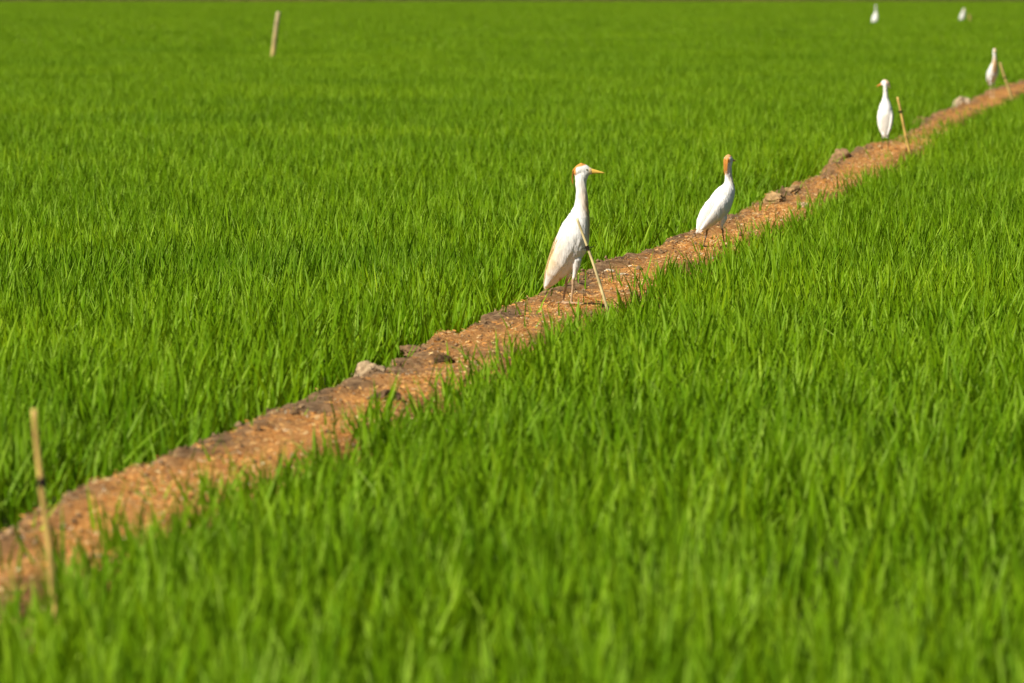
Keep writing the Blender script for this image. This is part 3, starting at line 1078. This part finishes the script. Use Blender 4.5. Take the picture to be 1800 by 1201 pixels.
        eye = ball((.0205, sgn * .0128, .0190), (.0040, .0022, .0034), 'eye', M_EYE, root)
        ball((.0207, sgn * .0146, .0190), (.0026, .0012, .0024), 'pupil', M_PUPIL, eye)
    # plumes: thin strips
    rg = random.Random(int(scale * 1000) + len(label))

    def strips(name_, items, colr):
        v = []; q = []; c = []
        for pth, w in items:
            o0 = len(v)
            for i, pnt in enumerate(pth):
                t = i / (len(pth) - 1)
                ww = w * (1 - t ** 2.2) + 0.0002
                v.append(tuple(np.array((pnt[0], pnt[1] - ww, pnt[2])) * S)); v.append(tuple(np.array((pnt[0] - ww * 0.5, pnt[1] + ww, pnt[2])) * S))
                cc_ = np.array(colr) * rg.uniform(0.85, 1.1)
                c += [(*cc_, 1), (*cc_, 1)]
            q += [(o0 + 2 * i, o0 + 2 * i + 1, o0 + 2 * i + 3, o0 + 2 * i + 2) for i in range(len(pth) - 1)]
        return link(name_, mesh_np(name_, v, quads=q, colors=c), M_PLUME, root, smooth=True)
    its = []
    for k in range(46):
        y = rg.uniform(-.011, .011)
        a0 = rg.uniform(-.026, -.004)
        zt_ = .030 + min(0, (a0 + .012)) * 0.7
        ln = rg.uniform(.030, .050) * crest
        p0 = (a0, y, zt_); p1 = (-.0280 - rg.uniform(0, .002), y * 1.1, .012 + rg.uniform(-.004, .004))
        p2 = (-.0285 - rg.uniform(0, .003), y * .9, p1[2] - ln * 0.45); p3 = (-.0275 - rg.uniform(-.002, .005), y * .7, p1[2] - ln)
        its.append(([H(*p0), H(*p1), H(*p2), H(*p3)], .0016))
    strips('crest', its, (0.64, 0.28, 0.055) if buff >= 0.9 else tuple(np.array((0.64, 0.28, 0.055)) * buff + np.array((0.82, 0.80, 0.76)) * (1 - buff)))
    its = []
    for k in range(70):
        y = rg.gauss(0, .022)
        y = max(-.034, min(.034, y))
        off = 0.05 * (y / .05) ** 2
        st_ = rg.uniform(.22, .55)
        pts_ = []
        for t in (0, .3, .6, .85, 1.0):
            tt = st_ + (1.02 + rg.uniform(0, .05) - st_) * t
            z = .285 - .225 * tt
            xb_ = np.interp(z, zt, xb)
            hw_ = np.interp(z, zt, [b[3] for b in BODY])
            yy_ = y * (1 - 0.35 * tt)
            a_ = (np.interp(z, zt, xf) - xb_) / 2
            curve = a_ * (1 - math.sqrt(max(0.0, 1 - min(1, (yy_ / (hw_ * 1.06)) ** 2))))
            pts_.append(pose((float(xb_) + .0002 + float(curve) - rg.uniform(0, .0015), yy_, z)))
        its.append((pts_, .0020))
    strips('back_plumes', its, tuple(np.array((0.74, 0.54, 0.24)) * back_buff + np.array((0.84, 0.825, 0.79)) * (1 - back_buff)))
    return root


pt = on_bund(1000, 534)
egret('egret', 'nearest and largest egret in profile facing right with orange crown', pt + Vector((0, 0, -0.004)), R(-3), 1.0, buff=1.0, neck_thin=0.93,
      leg_col=(0.46, 0.31, 0.18), stride=((0.0, 0.008), (-0.006, -0.022)))
pt = on_bund(1255, 434)
egret('egret', 'white egret walking away on the bund showing an orange nape, second nearest', pt + Vector((0, 0, -0.004)), R(38), 0.86, head_yaw=R(24), lean=R(17), neck=0.88, crest=1.6, neck_thin=0.82,
      buff=0.9, back_buff=0.15, leg_col=(0.22, 0.16, 0.07), foot_col=(0.03, 0.026, 0.02), bill_mat=M_BILL_RED, stride=((0.03, 0.05), (-0.02, -0.05)), voxel=0.0022)
pt = on_bund(1556, 266)
egret('egret', 'white egret with its back turned and bill pointing left, left of the slim cane', pt + Vector((0, 0, -0.004)), R(86), 0.84, lift=0.06, head_yaw=R(62), head_pitch=R(16), neck_thin=0.9, buff=0.55, back_buff=0.2,
      leg_col=(0.08, 0.065, 0.035), bill_mat=M_BILL_RED, stride=((0.0, 0.008), (-0.006, -0.006)), voxel=0.003)
pt = on_bund(1744, 172)
egret('egret', 'egret facing the camera with buff breast stripe beside the split cane', pt + Vector((0, 0, -0.004)), R(-76), 0.85, lift=0.07, head_yaw=R(-14), head_pitch=R(8), lean=R(14), buff=1.0, back_buff=0.3,
      leg_col=(0.74, 0.56, 0.36), stride=((0.0, 0.008), (-0.006, -0.022)), voxel=0.0035)
# two birds that stand in the far rice, legs hidden
p_ = at(1538, 35, 0.235)
egret('egret', 'far white egret with raised neck in the rice at the top', (p_.x, p_.y, 0.0), R(60), 1.26, head_yaw=R(20), neck=1.05, buff=0.1, back_buff=0.0, voxel=0.005, neck_thin=0.8,
      leg_col=(0.1, 0.1, 0.08), stride=((0.0, 0.008), (-0.006, -0.006)))
p_ = at(1692, 31, 0.235)
egret('egret', 'far hunched egret like a white dot in the rice at the top right', (p_.x, p_.y, 0.0), R(-60), 1.27, head_yaw=R(10), neck=0.30, buff=0.2, back_buff=0.1, voxel=0.005,
      leg_col=(0.1, 0.1, 0.08), stride=((0.0, 0.008), (-0.006, -0.006)))
